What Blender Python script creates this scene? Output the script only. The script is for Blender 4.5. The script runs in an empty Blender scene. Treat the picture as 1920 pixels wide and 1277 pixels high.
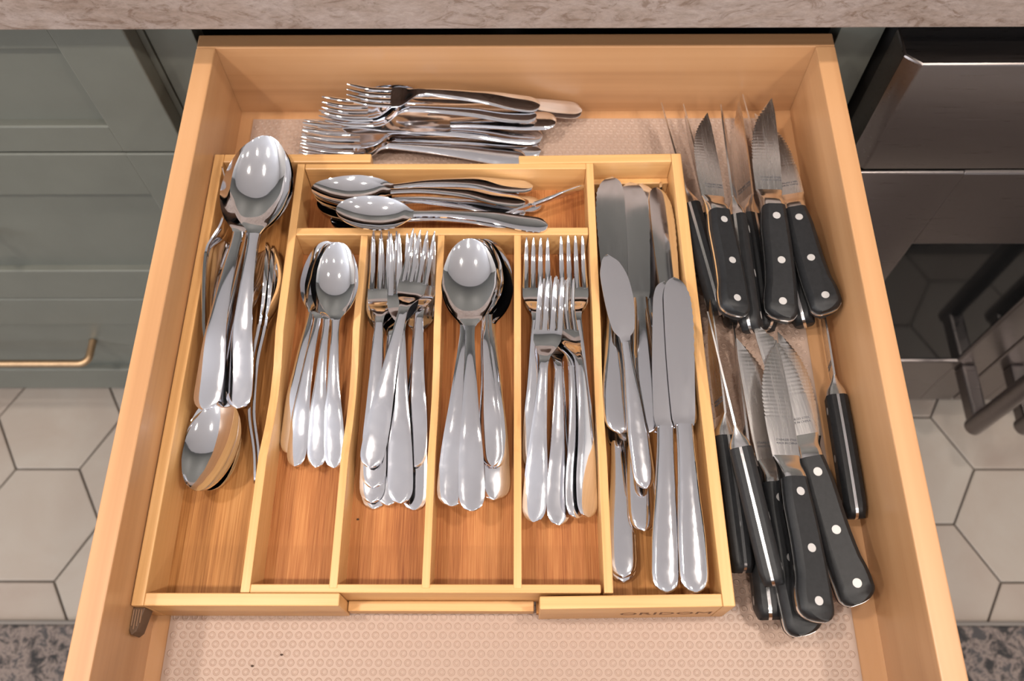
import bpy, bmesh, math, random
from mathutils import Vector, Matrix
random.seed(7)

# ------------------------------------------------------------------ camera
# world: X right, Y away from the viewer, Z up, floor at 0, drawer top edge at Z0
Z0 = 0.80
SC = bpy.context.scene
COL = SC.collection
FPX = 1655.4
CAM = Vector((0.0021, -0.5427, 0.5529 + Z0))
_p, _y, _r = 1.1158, -0.0145, -0.0137
FW = Vector((math.sin(_y) * math.cos(_p), math.cos(_y) * math.cos(_p), -math.sin(_p)))
_rt = Vector((math.cos(_y), -math.sin(_y), 0))
_up = _rt.cross(FW)
RT = _rt * math.cos(_r) + _up * math.sin(_r)
UP = -_rt * math.sin(_r) + _up * math.cos(_r)
cd = bpy.data.cameras.new('camera')
cam = bpy.data.objects.new('camera', cd)
COL.objects.link(cam)
cam.matrix_world = Matrix(((RT.x, UP.x, -FW.x, CAM.x), (RT.y, UP.y, -FW.y, CAM.y),
                           (RT.z, UP.z, -FW.z, CAM.z), (0, 0, 0, 1)))
cd.sensor_width = 36.0
cd.lens = FPX / 1920 * 36.0
cd.clip_start = 0.01
cd.dof.use_dof = True
cd.dof.focus_distance = 0.63
cd.dof.aperture_fstop = 7.5
SC.camera = cam

# ------------------------------------------------------------------ light
w = bpy.data.worlds.new('World')
SC.world = w
w.use_nodes = True
w.node_tree.nodes['Background'].inputs[0].default_value = (0.75, 0.86, 1.0, 1)
w.node_tree.nodes['Background'].inputs[1].default_value = 1.0
CEIL = 2.45
LAMPS = [(-1.05, -0.95, 20), (1.15, -0.95, 18), (0.06, -0.98, 10), (-0.60, -0.32, 12), (0.65, -0.32, 12), (-1.2, -2.3, 11), (0.1, -2.3, 11), (1.3, -2.3, 11), (-2.3, -0.95, 12), (2.3, -0.95, 12)]  # pair nearest the counter edge added to brighten upward faces
LAMP_COLOR = (1.0, 0.90, 0.80)
WINDOW_FILL = 28
SIDE_WINDOW_FILL = 60
SC.view_settings.view_transform = 'Standard'
SC.view_settings.look = 'None'
SC.view_settings.gamma = 1.0
SC.view_settings.use_curve_mapping = False
SC.view_settings.exposure = -0.05
SC.cycles.max_bounces = 10
SC.cycles.sample_clamp_indirect = 4.0


# ------------------------------------------------------------------ helpers
def at(px, py, z):
    """point of the 1920x1277 photograph that lies at height z (relative to the drawer's top edge)"""
    d = FW + RT * ((px - 960) / FPX) - UP * ((py - 638.5) / FPX)
    t = (z + Z0 - CAM.z) / d.z
    return CAM + d * t


def obj(name, me, mat=None, parent=None, label=None, cat=None, group=None, kind=None):
    o = bpy.data.objects.new(name, me)
    COL.objects.link(o)
    if mat is not None and me is not None and not me.materials:
        me.materials.append(mat)
    if parent is not None:
        o.parent = parent
    if label:
        o['label'] = label
    if cat:
        o['category'] = cat
    if group:
        o['group'] = group
    if kind:
        o['kind'] = kind
    return o


def empty(name, loc, label, cat, group=None, kind=None):
    o = bpy.data.objects.new(name, None)
    COL.objects.link(o)
    o.location = loc
    o.empty_display_size = 0.02
    if label:
        o['label'] = label
    if cat:
        o['category'] = cat
    if group:
        o['group'] = group
    if kind:
        o['kind'] = kind
    return o


def rel(me, parent):
    """shift mesh given in world coordinates to the parent's origin"""
    me.transform(Matrix.Translation(-parent.matrix_world.translation if False else -Vector(parent.location)))
    return me


def box_mesh(x0, x1, y0, y1, z0, z1, bev=0.0, seg=2):
    bm = bmesh.new()
    bmesh.ops.create_cube(bm, size=1)
    for v in bm.verts:
        v.co = Vector(((x0 + x1) / 2 + v.co.x * (x1 - x0), (y0 + y1) / 2 + v.co.y * (y1 - y0), (z0 + z1) / 2 + v.co.z * (z1 - z0)))
    if bev > 0:
        bmesh.ops.bevel(bm, geom=list(bm.edges), offset=bev, segments=seg, profile=0.5, affect='EDGES')
    me = bpy.data.meshes.new('m')
    bm.to_mesh(me)
    bm.free()
    if bev > 0:
        smooth(me, 18)
    return me


def smooth(me, ang=40):
    me.shade_smooth()
    me.set_sharp_from_angle(angle=math.radians(ang))


def mesh_from(verts, faces, ang=40, name='m'):
    me = bpy.data.meshes.new(name)
    me.from_pydata(verts, [], faces)
    me.validate()
    bm = bmesh.new()
    bm.from_mesh(me)
    bmesh.ops.recalc_face_normals(bm, faces=bm.faces)
    bm.to_mesh(me)
    bm.free()
    if ang:
        smooth(me, ang)
    return me


def prism(outline, z0, z1, bev=0.0, axis='z'):
    """extrude a closed outline; axis z: (x,y)->z, axis x: (y,z)->x, axis y: (x,z)->y"""
    bm = bmesh.new()
    n = len(outline)

    def mk(a, b, h):
        return (a, b, h) if axis == 'z' else ((h, a, b) if axis == 'x' else (a, h, b))
    lo = [bm.verts.new(mk(a, b, z0)) for a, b in outline]
    hi = [bm.verts.new(mk(a, b, z1)) for a, b in outline]
    bm.faces.new(lo)
    bm.faces.new(hi)
    for i in range(n):
        bm.faces.new((lo[i], lo[(i + 1) % n], hi[(i + 1) % n], hi[i]))
    bmesh.ops.recalc_face_normals(bm, faces=bm.faces)
    if bev > 0:
        es = [e for e in bm.edges if len(e.link_faces) == 2 and e.calc_face_angle(0) > 0.5]
        bmesh.ops.bevel(bm, geom=es, offset=bev, segments=2, profile=0.5, affect='EDGES', clamp_overlap=True)
    me = bpy.data.meshes.new('m')
    bm.to_mesh(me)
    bm.free()
    smooth(me, 18)
    return me


def loft(rings, cap0=True, cap1=True, ang=40):
    vs, fs = [], []
    n = len(rings[0])
    for r in rings:
        vs += r
    for i in range(len(rings) - 1):
        for j in range(n):
            k = (j + 1) % n
            fs.append((i * n + j, i * n + k, (i + 1) * n + k, (i + 1) * n + j))
    if cap0:
        fs.append(tuple(range(n)))
    if cap1:
        b = (len(rings) - 1) * n
        fs.append(tuple(b + j for j in range(n)))
    return mesh_from(vs, fs, ang)


def tube_mesh(pts, rad, n=12, ang=50):
    pts = [Vector(p) for p in pts]
    rings = []
    prev = None
    for i, p in enumerate(pts):
        a = pts[max(0, i - 1)]
        b = pts[min(len(pts) - 1, i + 1)]
        d = (b - a).normalized()
        u = prev if prev is not None else (Vector((0, 0, 1)) if abs(d.z) < 0.9 else Vector((1, 0, 0)))
        s = d.cross(u).normalized()
        u = s.cross(d).normalized()
        prev = u
        rr = rad[i] if isinstance(rad, (list, tuple)) else rad
        rings.append([tuple(p + s * math.cos(2 * math.pi * k / n) * rr + u * math.sin(2 * math.pi * k / n) * rr) for k in range(n)])
    return loft(rings, ang=ang)


def interp(tab, x):
    """smooth (monotone-ish cubic) interpolation of [(x, y), ...]"""
    if x <= tab[0][0]:
        return tab[0][1]
    if x >= tab[-1][0]:
        return tab[-1][1]
    for i in range(len(tab) - 1):
        x0, y0 = tab[i]
        x1, y1 = tab[i + 1]
        if x0 <= x <= x1:
            def slope(j):
                if j == 0:
                    return (tab[1][1] - tab[0][1]) / (tab[1][0] - tab[0][0])
                if j == len(tab) - 1:
                    return (tab[-1][1] - tab[-2][1]) / (tab[-1][0] - tab[-2][0])
                a = (tab[j][1] - tab[j - 1][1]) / (tab[j][0] - tab[j - 1][0])
                b = (tab[j + 1][1] - tab[j][1]) / (tab[j + 1][0] - tab[j][0])
                if a * b <= 0:
                    return 0.0
                return 2 * a * b / (a + b)
            h = x1 - x0
            t = (x - x0) / h
            m0, m1 = slope(i) * h, slope(i + 1) * h
            return (2 * t**3 - 3 * t**2 + 1) * y0 + (t**3 - 2 * t**2 + t) * m0 + (-2 * t**3 + 3 * t**2) * y1 + (t**3 - t**2) * m1


# ------------------------------------------------------------------ materials
def nt(name):
    m = bpy.data.materials.new(name)
    m.use_nodes = True
    return m, m.node_tree, m.node_tree.nodes['Principled BSDF']


def N(t, kind, **kw):
    n = t.nodes.new(kind)
    for k, v in kw.items():
        if k in n.inputs:
            n.inputs[k].default_value = v
        else:
            setattr(n, k, v)
    return n


def ramp(t, stops):
    r = t.nodes.new('ShaderNodeValToRGB')
    e = r.color_ramp.elements
    while len(e) < len(stops):
        e.new(0.5)
    for i, (p, c) in enumerate(stops):
        e[i].position = p
        e[i].color = (*c, 1)
    return r


def coords(t, scale, rot=(0, 0, 0)):
    tc = t.nodes.new('ShaderNodeTexCoord')
    mp = t.nodes.new('ShaderNodeMapping')
    mp.inputs['Scale'].default_value = scale
    mp.inputs['Rotation'].default_value = rot
    t.links.new(tc.outputs['Object'], mp.inputs['Vector'])
    return mp


def bump(t, b, src, strength, dist=0.001):
    bp = t.nodes.new('ShaderNodeBump')
    bp.inputs['Strength'].default_value = strength
    bp.inputs['Distance'].default_value = dist
    t.links.new(src, bp.inputs['Height'])
    t.links.new(bp.outputs['Normal'], b.inputs['Normal'])


def wood(name, stops, axis, fine, broad, rough=0.4, coat=0.0, bumpv=0.05, mixv=0.5, spec=0.4):
    """grain running along axis; fine / broad = stripes per metre across"""
    m, t, b = nt(name)
    s = [fine, fine, fine]
    s['xyz'.index(axis)] = fine * 0.016
    mp = coords(t, tuple(s))
    n1 = N(t, 'ShaderNodeTexNoise', Scale=1.0, Detail=3.0, Roughness=0.6)
    t.links.new(mp.outputs[0], n1.inputs['Vector'])
    s2 = [broad, broad, broad]
    s2['xyz'.index(axis)] = broad * 0.12
    mp2 = coords(t, tuple(s2))
    n2 = N(t, 'ShaderNodeTexNoise', Scale=1.0, Detail=2.0, Roughness=0.5, Distortion=0.6)
    t.links.new(mp2.outputs[0], n2.inputs['Vector'])
    mx = N(t, 'ShaderNodeMix', data_type='FLOAT')
    mx.inputs[0].default_value = mixv
    t.links.new(n1.outputs[0], mx.inputs[2])
    t.links.new(n2.outputs[0], mx.inputs[3])
    r = ramp(t, stops)
    t.links.new(mx.outputs[0], r.inputs[0])
    t.links.new(r.outputs[0], b.inputs['Base Color'])
    b.inputs['Roughness'].default_value = rough
    b.inputs['Specular IOR Level'].default_value = spec
    b.inputs['Coat Weight'].default_value = coat
    b.inputs['Coat Roughness'].default_value = 0.25
    bump(t, b, n1.outputs[0], bumpv, 0.0005)
    return m


MAPLE = [(0.30, (0.329, 0.158, 0.068)), (0.5, (0.452, 0.240, 0.111)), (0.70, (0.509, 0.285, 0.140))]
BAMB = [(0.25, (0.488, 0.255, 0.092)), (0.5, (0.589, 0.329, 0.130)), (0.78, (0.656, 0.392, 0.178))]
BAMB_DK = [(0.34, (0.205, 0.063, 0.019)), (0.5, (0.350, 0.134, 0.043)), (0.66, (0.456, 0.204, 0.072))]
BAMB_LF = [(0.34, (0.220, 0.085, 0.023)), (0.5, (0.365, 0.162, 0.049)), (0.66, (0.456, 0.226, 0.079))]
M = {}
M['maple_y'] = wood('maple_lengthwise', MAPLE, 'y', 60, 14, 0.36, 0.35, 0.02)
M['maple_x'] = wood('maple_crosswise', MAPLE, 'x', 60, 16, 0.36, 0.35, 0.02)
M['bamboo_y'] = wood('bamboo_lengthwise', BAMB, 'y', 420, 60, 0.42, 0.15)
M['bamboo_x'] = wood('bamboo_crosswise', BAMB, 'x', 420, 60, 0.42, 0.15)
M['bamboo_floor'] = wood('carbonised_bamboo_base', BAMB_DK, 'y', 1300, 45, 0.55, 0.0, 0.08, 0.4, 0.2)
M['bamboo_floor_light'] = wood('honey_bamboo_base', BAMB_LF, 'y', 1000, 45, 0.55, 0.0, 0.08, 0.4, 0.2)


def plain(name, col, rough=0.5, metal=0.0, coat=0.0, nscale=0, namt=0.0, bumpv=0.0):
    m, t, b = nt(name)
    b.inputs['Base Color'].default_value = (*col, 1)
    b.inputs['Roughness'].default_value = rough
    b.inputs['Metallic'].default_value = metal
    b.inputs['Coat Weight'].default_value = coat
    if nscale:
        mp = coords(t, (1, 1, 1))
        n = N(t, 'ShaderNodeTexNoise', Scale=nscale, Detail=4.0, Roughness=0.6)
        t.links.new(mp.outputs[0], n.inputs['Vector'])
        r = ramp(t, [(0.3, tuple(c * (1 - namt) for c in col)), (0.7, tuple(min(1, c * (1 + namt)) for c in col))])
        t.links.new(n.outputs[0], r.inputs[0])
        t.links.new(r.outputs[0], b.inputs['Base Color'])
        if bumpv:
            bump(t, b, n.outputs[0], bumpv, 0.0005)
    return m


def steel(name, col, r0, r1, scl, stretch=(1, 1, 1), bumpv=0.0):
    m, t, b = nt(name)
    b.inputs['Base Color'].default_value = (*col, 1)
    b.inputs['Metallic'].default_value = 1.0
    mp = coords(t, stretch)
    n = N(t, 'ShaderNodeTexNoise', Scale=scl, Detail=5.0, Roughness=0.65)
    t.links.new(mp.outputs[0], n.inputs['Vector'])
    mr = N(t, 'ShaderNodeMapRange')
    mr.inputs['From Min'].default_value = 0.3
    mr.inputs['From Max'].default_value = 0.7
    mr.inputs['To Min'].default_value = r0
    mr.inputs['To Max'].default_value = r1
    t.links.new(n.outputs[0], mr.inputs['Value'])
    t.links.new(mr.outputs[0], b.inputs['Roughness'])
    if bumpv:
        bump(t, b, n.outputs[0], bumpv, 0.0002)
    return m


M['mirror'] = steel('polished_stainless', (0.86, 0.86, 0.88), 0.03, 0.07, 60)
M['satin'] = steel('worn_polished_stainless', (0.86, 0.86, 0.89), 0.04, 0.10, 120, (1, 1, 1), 0.02)
M['blade'] = steel('dinner_blade_stainless', (0.84, 0.83, 0.85), 0.08, 0.15, 150, (0.2, 1, 1))
M['steakblade'] = steel('ground_steak_blade_steel', (0.74, 0.71, 0.69), 0.20, 0.30, 700, (0.05, 1, 1), 0.05)
M['bolster'] = steel('brushed_bolster_steel', (0.88, 0.86, 0.85), 0.16, 0.24, 400, (1, 0.1, 1))
M['rivet'] = plain('rivet_aluminium', (0.46, 0.445, 0.44), 0.5, 0.35)
M['scale'] = plain('black_handle_resin', (0.010, 0.0105, 0.012), 0.5, 0.0, 0.0, 300, 0.25, 0.08)
M['scale'].node_tree.nodes['Principled BSDF'].inputs['Specular IOR Level'].default_value = 0.35
M['etch'] = plain('grey_etched_print', (0.10, 0.10, 0.11), 0.5, 0.3)
M['brand'] = plain('burnt_brand_mark', (0.13, 0.05, 0.015), 0.6)
M['paint'] = plain('sage_grey_cabinet_paint', (0.106, 0.109, 0.092), 0.42, 0, 0, 25, 0.04)
M['dark'] = plain('dark_cabinet_interior', (0.02, 0.018, 0.016), 0.8)
M['brass'] = plain('aged_brass', (0.40, 0.27, 0.16), 0.42, 1.0, 0, 200, 0.12)
M['backwall'] = plain('dark_sage_wall_tile', (0.075, 0.075, 0.068), 0.5)
M['wallpaint'] = plain('warm_white_wall_paint', (0.80, 0.79, 0.78), 0.7)
M['ceilpaint'] = plain('white_ceiling_paint', (0.90, 0.90, 0.93), 0.8)
M['trim'] = plain('white_downlight_trim', (0.8, 0.8, 0.8), 0.4)
M['ovensteel'] = steel('brushed_oven_stainless', (0.20, 0.178, 0.172), 0.26, 0.36, 500, (0.03, 1, 1), 0.03)
M['ovenglass'] = plain('black_oven_glass', (0.006, 0.006, 0.006), 0.06, 0, 0.0)
M['ovenglass'].node_tree.nodes['Principled BSDF'].inputs['IOR'].default_value = 1.25
M['black'] = plain('black_gap', (0.006, 0.006, 0.006), 0.6)
M['grout'] = plain('warm_grey_grout', (0.15, 0.125, 0.105), 0.9, 0, 0, 60, 0.15)
M['rubber'] = plain('dark_brown_ridged_rubber', (0.10, 0.055, 0.03), 0.6)
M['rubber_light'] = plain('worn_brown_rubber', (0.22, 0.125, 0.07), 0.6)
M['crumb'] = plain('dark_crumb', (0.04, 0.02, 0.01), 0.8)


def tile_mat():
    m, t, b = nt('matt_porcelain_tile')
    oi = t.nodes.new('ShaderNodeObjectInfo')
    tc = t.nodes.new('ShaderNodeTexCoord')
    add = N(t, 'ShaderNodeVectorMath', operation='ADD')
    t.links.new(tc.outputs['Object'], add.inputs[0])
    t.links.new(oi.outputs['Location'], add.inputs[1])
    n = N(t, 'ShaderNodeTexNoise', Scale=6.0, Detail=5.0, Roughness=0.6, Distortion=0.5)
    t.links.new(add.outputs[0], n.inputs['Vector'])
    mx = N(t, 'ShaderNodeMath', operation='MULTIPLY_ADD')
    t.links.new(oi.outputs['Random'], mx.inputs[0])
    mx.inputs[1].default_value = 0.35
    t.links.new(n.outputs[0], mx.inputs[2])
    r = ramp(t, [(0.35, (0.238, 0.184, 0.152)), (0.62, (0.275, 0.230, 0.193)), (0.9, (0.303, 0.267, 0.230))])
    t.links.new(mx.outputs[0], r.inputs[0])
    t.links.new(r.outputs[0], b.inputs['Base Color'])
    b.inputs['Roughness'].default_value = 0.5
    return m


def stone_mat():
    m, t, b = nt('taupe_quartzite')
    mp = coords(t, (1, 1, 2.2), (0.3, 0.75, 0.5))
    n1 = N(t, 'ShaderNodeTexNoise', Scale=9.0, Detail=8.0, Roughness=0.62, Distortion=1.6)
    n2 = N(t, 'ShaderNodeTexNoise', Scale=30.0, Detail=8.0, Roughness=0.7, Distortion=2.5)
    n3 = N(t, 'ShaderNodeTexNoise', Scale=160.0, Detail=4.0, Roughness=0.7)
    for n in (n1, n2, n3):
        t.links.new(mp.outputs[0], n.inputs['Vector'])
    r1 = ramp(t, [(0.3, (0.172, 0.124, 0.099)), (0.45, (0.215, 0.166, 0.141)), (0.58, (0.249, 0.200, 0.178)), (0.72, (0.207, 0.162, 0.137))])
    t.links.new(n1.outputs[0], r1.inputs[0])
    r2 = ramp(t, [(0.38, (0.60, 0.50, 0.43)), (0.47, (1, 1, 1)), (0.58, (1.12, 1.11, 1.10)), (0.68, (0.96, 0.95, 0.94))])
    t.links.new(n2.outputs[0], r2.inputs[0])
    r3 = ramp(t, [(0.35, (0.86, 0.84, 0.82)), (0.65, (1.1, 1.1, 1.1))])
    t.links.new(n3.outputs[0], r3.inputs[0])
    a = N(t, 'ShaderNodeMix', data_type='RGBA', blend_type='MULTIPLY')
    a.inputs[0].default_value = 0.8
    t.links.new(r1.outputs[0], a.inputs[6])
    t.links.new(r2.outputs[0], a.inputs[7])
    c = N(t, 'ShaderNodeMix', data_type='RGBA', blend_type='MULTIPLY')
    c.inputs[0].default_value = 1.0
    t.links.new(a.outputs[2], c.inputs[6])
    t.links.new(r3.outputs[0], c.inputs[7])
    t.links.new(c.outputs[2], b.inputs['Base Color'])
    b.inputs['Roughness'].default_value = 0.45
    return m


def rug_mat():
    m, t, b = nt('distressed_woven_rug')
    mp = coords(t, (1, 1, 1))
    v = N(t, 'ShaderNodeTexVoronoi', Scale=42.0, feature='SMOOTH_F1')
    n = N(t, 'ShaderNodeTexNoise', Scale=55.0, Detail=4.0, Roughness=0.7, Distortion=1.0)
    n2 = N(t, 'ShaderNodeTexNoise', Scale=420.0, Detail=2.0)
    for q in (v, n, n2):
        t.links.new(mp.outputs[0], q.inputs['Vector'])
    mx = N(t, 'ShaderNodeMath', operation='MULTIPLY_ADD')
    t.links.new(v.outputs['Distance'], mx.inputs[0])
    mx.inputs[1].default_value = 0.5
    t.links.new(n.outputs[0], mx.inputs[2])
    mz = N(t, 'ShaderNodeMath', operation='MULTIPLY_ADD')
    t.links.new(n2.outputs[0], mz.inputs[0])
    mz.inputs[1].default_value = 0.25
    t.links.new(mx.outputs[0], mz.inputs[2])
    r = ramp(t, [(0.70, (0.022, 0.02, 0.02)), (0.80, (0.09, 0.072, 0.065)), (0.88, (0.20, 0.155, 0.135)), (0.98, (0.05, 0.045, 0.045))])
    t.links.new(mz.outputs[0], r.inputs[0])
    t.links.new(r.outputs[0], b.inputs['Base Color'])
    b.inputs['Roughness'].default_value = 0.95
    bump(t, b, n2.outputs[0], 0.6, 0.002)
    return m


def liner_mat():
    m, t, b = nt('clear_ribbed_plastic_liner')
    b.inputs['Base Color'].default_value = (0.44, 0.315, 0.25, 1)
    b.inputs['Roughness'].default_value = 0.42
    b.inputs['Alpha'].default_value = 0.8
    return m


M['tile'] = tile_mat()
M['stone'] = stone_mat()
M['rug'] = rug_mat()
M['liner'] = liner_mat()

# ------------------------------------------------------------------ room shell
RX0, RX1, RY0, RY1 = -3.0, 3.0, -3.8, 0.66
fl = obj('floor', box_mesh(RX0, RX1, RY0, RY1, -0.05, -0.004), M['grout'], kind='structure')
fl['label'] = 'warm grey grout bed under hexagonal porcelain tiles'
SIDE = 0.1015
hexo = [(SIDE * 0.985 * math.cos(math.radians(60 * k)), SIDE * 0.985 * math.sin(math.radians(60 * k))) for k in range(6)]
hexme = prism(hexo, -0.004, 0.004, 0.0015)
hexme.materials.append(M['tile'])
ROW = SIDE * math.sqrt(3)
for ci in range(-3, 14):
    cx = -0.747 + ci * 1.5 * SIDE
    for ri in range(-6, 3):
        cy = -0.198 + ri * ROW + (ROW / 2 if ci % 2 else 0)
        if -1.0 < cy < 0.2:
            o = obj('tile', hexme, None, fl)
            o.location = (cx, cy, 0)

for a in ((RX0, RX1, RY0, -1.06), (RX0, -1.36, -1.06, RY1), (1.36, RX1, -1.06, RY1)):
    obj('tile_field', box_mesh(a[0], a[1], a[2], a[3], -0.004, 0.0038), M['tile'], fl)


def wallbox(name, *a):
    o = obj(name, box_mesh(*a), M['backwall' if name == 'wall_back' else 'wallpaint'], kind='structure')
    return o


wallbox('wall_back', RX0, RX1, RY1, RY1 + 0.1, 0, CEIL)['label'] = 'dark sage wall behind the counter'
wallbox('wall_left', RX0 - 0.1, RX0, RY0, RY1, 0, CEIL)['label'] = 'warm white side wall on the left'
wallbox('wall_right', RX1, RX1 + 0.1, RY0, RY1, 0, CEIL)['label'] = 'warm white side wall on the right'
# wall behind the viewer with a window opening
wf = empty('wall_front', (0, RY0, 0), 'warm white wall with a wide window behind the viewer', None, kind='structure')
for a in ((RX0, -2.2, 0, CEIL), (2.2, RX1, 0, CEIL), (-2.2, 2.2, 0, 0.4), (-2.2, 2.2, 2.2, CEIL)):
    obj('wall_panel', rel(box_mesh(a[0], a[1], RY0 - 0.1, RY0, a[2], a[3]), wf), M['wallpaint'], wf)
wn = empty('widened_window', (0, RY0 - 0.05, 0.4), 'unseen white framed window, widened to brighten the ceiling with cool light', None, kind='structure')  # unseen window, made this wide to lift the ceiling brightness
for a in ((-2.2, -2.15, 0.4, 2.2), (2.15, 2.2, 0.4, 2.2), (-2.15, 2.15, 0.4, 0.45), (-2.15, 2.15, 2.15, 2.2), (-0.76, -0.70, 0.45, 2.15), (0.70, 0.76, 0.45, 2.15)):
    obj('window_frame', rel(box_mesh(a[0], a[1], RY0 - 0.015, RY0 + 0.03, a[2], a[3], 0.004), wn), M['trim'], wn)
obj('ceiling', box_mesh(RX0, RX1, RY0, RY1, CEIL, CEIL + 0.08), M['ceilpaint'], kind='structure')['label'] = 'flat white ceiling with recessed downlights'
ld = bpy.data.lights.new('window_fill', 'AREA')
ld.shape = 'RECTANGLE'
ld.size, ld.size_y = 4.3, 1.7
ld.energy = WINDOW_FILL
ld.color = (0.86, 0.92, 1.0)
lo = bpy.data.objects.new('window_fill', ld)
COL.objects.link(lo)
lo.location = (0, RY0 - 0.02, 1.3)
lo.rotation_euler = (math.radians(90), 0, 0)
wl = empty('added_side_window', (RX0, -1.9, 0.9), 'added white framed window on the left wall, giving fill light', None, kind='structure')  # added frame and area light on a solid wall, fill for the ceiling
for a in ((-3.0, -2.95, 0.9, 2.2), (-0.85, -0.8, 0.9, 2.2), (-2.95, -0.85, 0.9, 0.95), (-2.95, -0.85, 2.15, 2.2), (-1.93, -1.87, 0.95, 2.15)):
    obj('window_frame', rel(box_mesh(RX0 - 0.01, RX0 + 0.03, a[0], a[1], a[2], a[3], 0.004), wl), M['trim'], wl)
ls2 = bpy.data.lights.new('side_window_fill', 'AREA')
ls2.shape = 'RECTANGLE'
ls2.size, ls2.size_y = 1.2, 2.1
ls2.energy = SIDE_WINDOW_FILL
ls2.color = (0.86, 0.92, 1.0)
lso = bpy.data.objects.new('side_window_fill', ls2)
COL.objects.link(lso)
lso.location = (RX0 + 0.005, -1.9, 1.55)
lso.rotation_euler = (0, math.radians(-90), 0)
for i, (lx, ly, e) in enumerate(LAMPS):
    where = ('first', 'second', 'third', 'fourth', 'fifth', 'sixth', 'seventh', 'eighth', 'ninth', 'tenth')[i]
    t = empty('recessed_downlight', (lx, ly, CEIL - 0.001), 'round white recessed ceiling downlight, %s of ten over the kitchen aisle' % where, 'downlight', 'ceiling downlights')
    rings = []
    for k in range(33):
        a = 2 * math.pi * k / 32
        rings.append([(math.cos(a) * r, math.sin(a) * r, z) for r, z in ((0.062, 0.0), (0.085, 0.0), (0.083, -0.006), (0.066, -0.008))])
    obj('trim_ring', loft(rings, False, False), M['trim'], t)
    la = bpy.data.lights.new('downlight_lamp', 'AREA')
    la.shape = 'DISK'
    la.size = 0.115
    la.energy = e
    la.color = LAMP_COLOR
    lob = bpy.data.objects.new('downlight_lamp', la)
    COL.objects.link(lob)
    lob.parent = t
    lob.location = (0, 0, -0.004)

# rug
rg = empty('runner_rug', (0, -0.72, 0.004), 'dark distressed grey and taupe patterned runner rug on hexagonal tiles', 'rug')
obj('pile', rel(box_mesh(-1.6, 1.6, -1.15, -0.349, 0.004, 0.011, 0.003), rg), M['rug'], rg)
obj('edge_binding', rel(box_mesh(-1.6, 1.6, -0.3495, -0.343, 0.004, 0.010, 0.002), rg), plain('grey_rug_binding', (0.16, 0.14, 0.125), 0.9), rg)

# ------------------------------------------------------------------ countertop
ct = obj('countertop', box_mesh(-2.2, 2.2, -0.026, RY1 - 0.002, Z0 + 0.045, Z0 + 0.085, 0.0015), M['stone'],
         label='thick taupe quartzite countertop above the open drawer', cat='countertop')


# ------------------------------------------------------------------ cabinets
def shaker(parent, x0, x1, z0, z1, rail, stile, y=0.0, th=0.019, inset=0.009):
    """frame-and-panel drawer front; face at y, growing backwards"""
    f = obj('drawer_front', rel(box_mesh(x0 + 0.002, x1 - 0.002, y + inset, y + th, Z0 + z0 + 0.002, Z0 + z1 - 0.002), parent), M['paint'], parent)
    b = 0.0016
    for a in ((x0, x0 + stile, z0, z1), (x1 - stile, x1, z0, z1)):
        obj('stile', rel(box_mesh(a[0], a[1], y, y + th, Z0 + a[2], Z0 + a[3], b), parent), M['paint'], f)
    for a in ((x0 + stile - 0.0016, x1 - stile + 0.0016, z0, z0 + rail), (x0 + stile - 0.0016, x1 - stile + 0.0016, z1 - rail, z1)):
        obj('rail', rel(box_mesh(a[0], a[1], y + 0.0001, y + th, Z0 + a[2], Z0 + a[3], b), parent), M['paint'], f)
    return f


def pull(parent, front, xa, xb, z, y0, out=0.034, r=0.0052):
    pts = [(xb - 0.0, y0, z)]
    def arc(xc, sgn):
        return [(xc + sgn * (-0.012 + 0.012 * math.cos(a)), y0 - out + 0.012 - 0.012 * math.sin(a), z) for a in [math.pi / 8 * k for k in range(5)]]
    right = [(xb, y0 + 0.002, z), (xb, y0 - out + 0.014, z)] + [(xb - 0.012 + 0.012 * math.cos(a), y0 - out + 0.012 - 0.012 * math.sin(a), z) for a in [math.pi / 10 * k for k in range(6)]]
    left = [(xa + 0.012 - 0.012 * math.cos(a), y0 - out + 0.012 - 0.012 * math.sin(a), z) for a in [math.pi / 10 * k for k in range(5, -1, -1)]] + [(xa, y0 - out + 0.014, z), (xa, y0 + 0.002, z)]
    o = obj('pull_handle', rel(tube_mesh([(p[0], p[1], Z0 + p[2]) for p in right + left], r, 14), parent), M['brass'], front, label='slim aged brass bar pull')
    return o


lc = empty('drawer_cabinet', (-0.80, 0.3, 0.0), 'sage grey shaker base cabinet with stacked drawers left of open drawer', 'cabinet')
LX0, LX1 = -1.18, -0.3195
obj('carcass', rel(box_mesh(-1.19, -0.3145, 0.0195, RY1 - 0.01, 0.075, Z0 + 0.0445), lc), M['paint'], lc)
obj('toe_kick', rel(box_mesh(-1.19, -0.3145, 0.085, RY1 - 0.02, 0.0045, 0.075), lc), M['paint'], lc)
f = shaker(lc, LX0, LX1, -0.1375, 0.036, 0.0375, 0.0625)
pull(lc, f, -0.90, -0.602, -0.05, 0.006)
f = shaker(lc, LX0, LX1, -0.4335, -0.1410, 0.068, 0.0625)
pull(lc, f, -0.90, -0.602, -0.28, 0.006)
f = shaker(lc, LX0, LX1, -0.7270, -0.4370, 0.070, 0.0625)
pull(lc, f, -0.90, -0.602, -0.572, 0.006)

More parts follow.
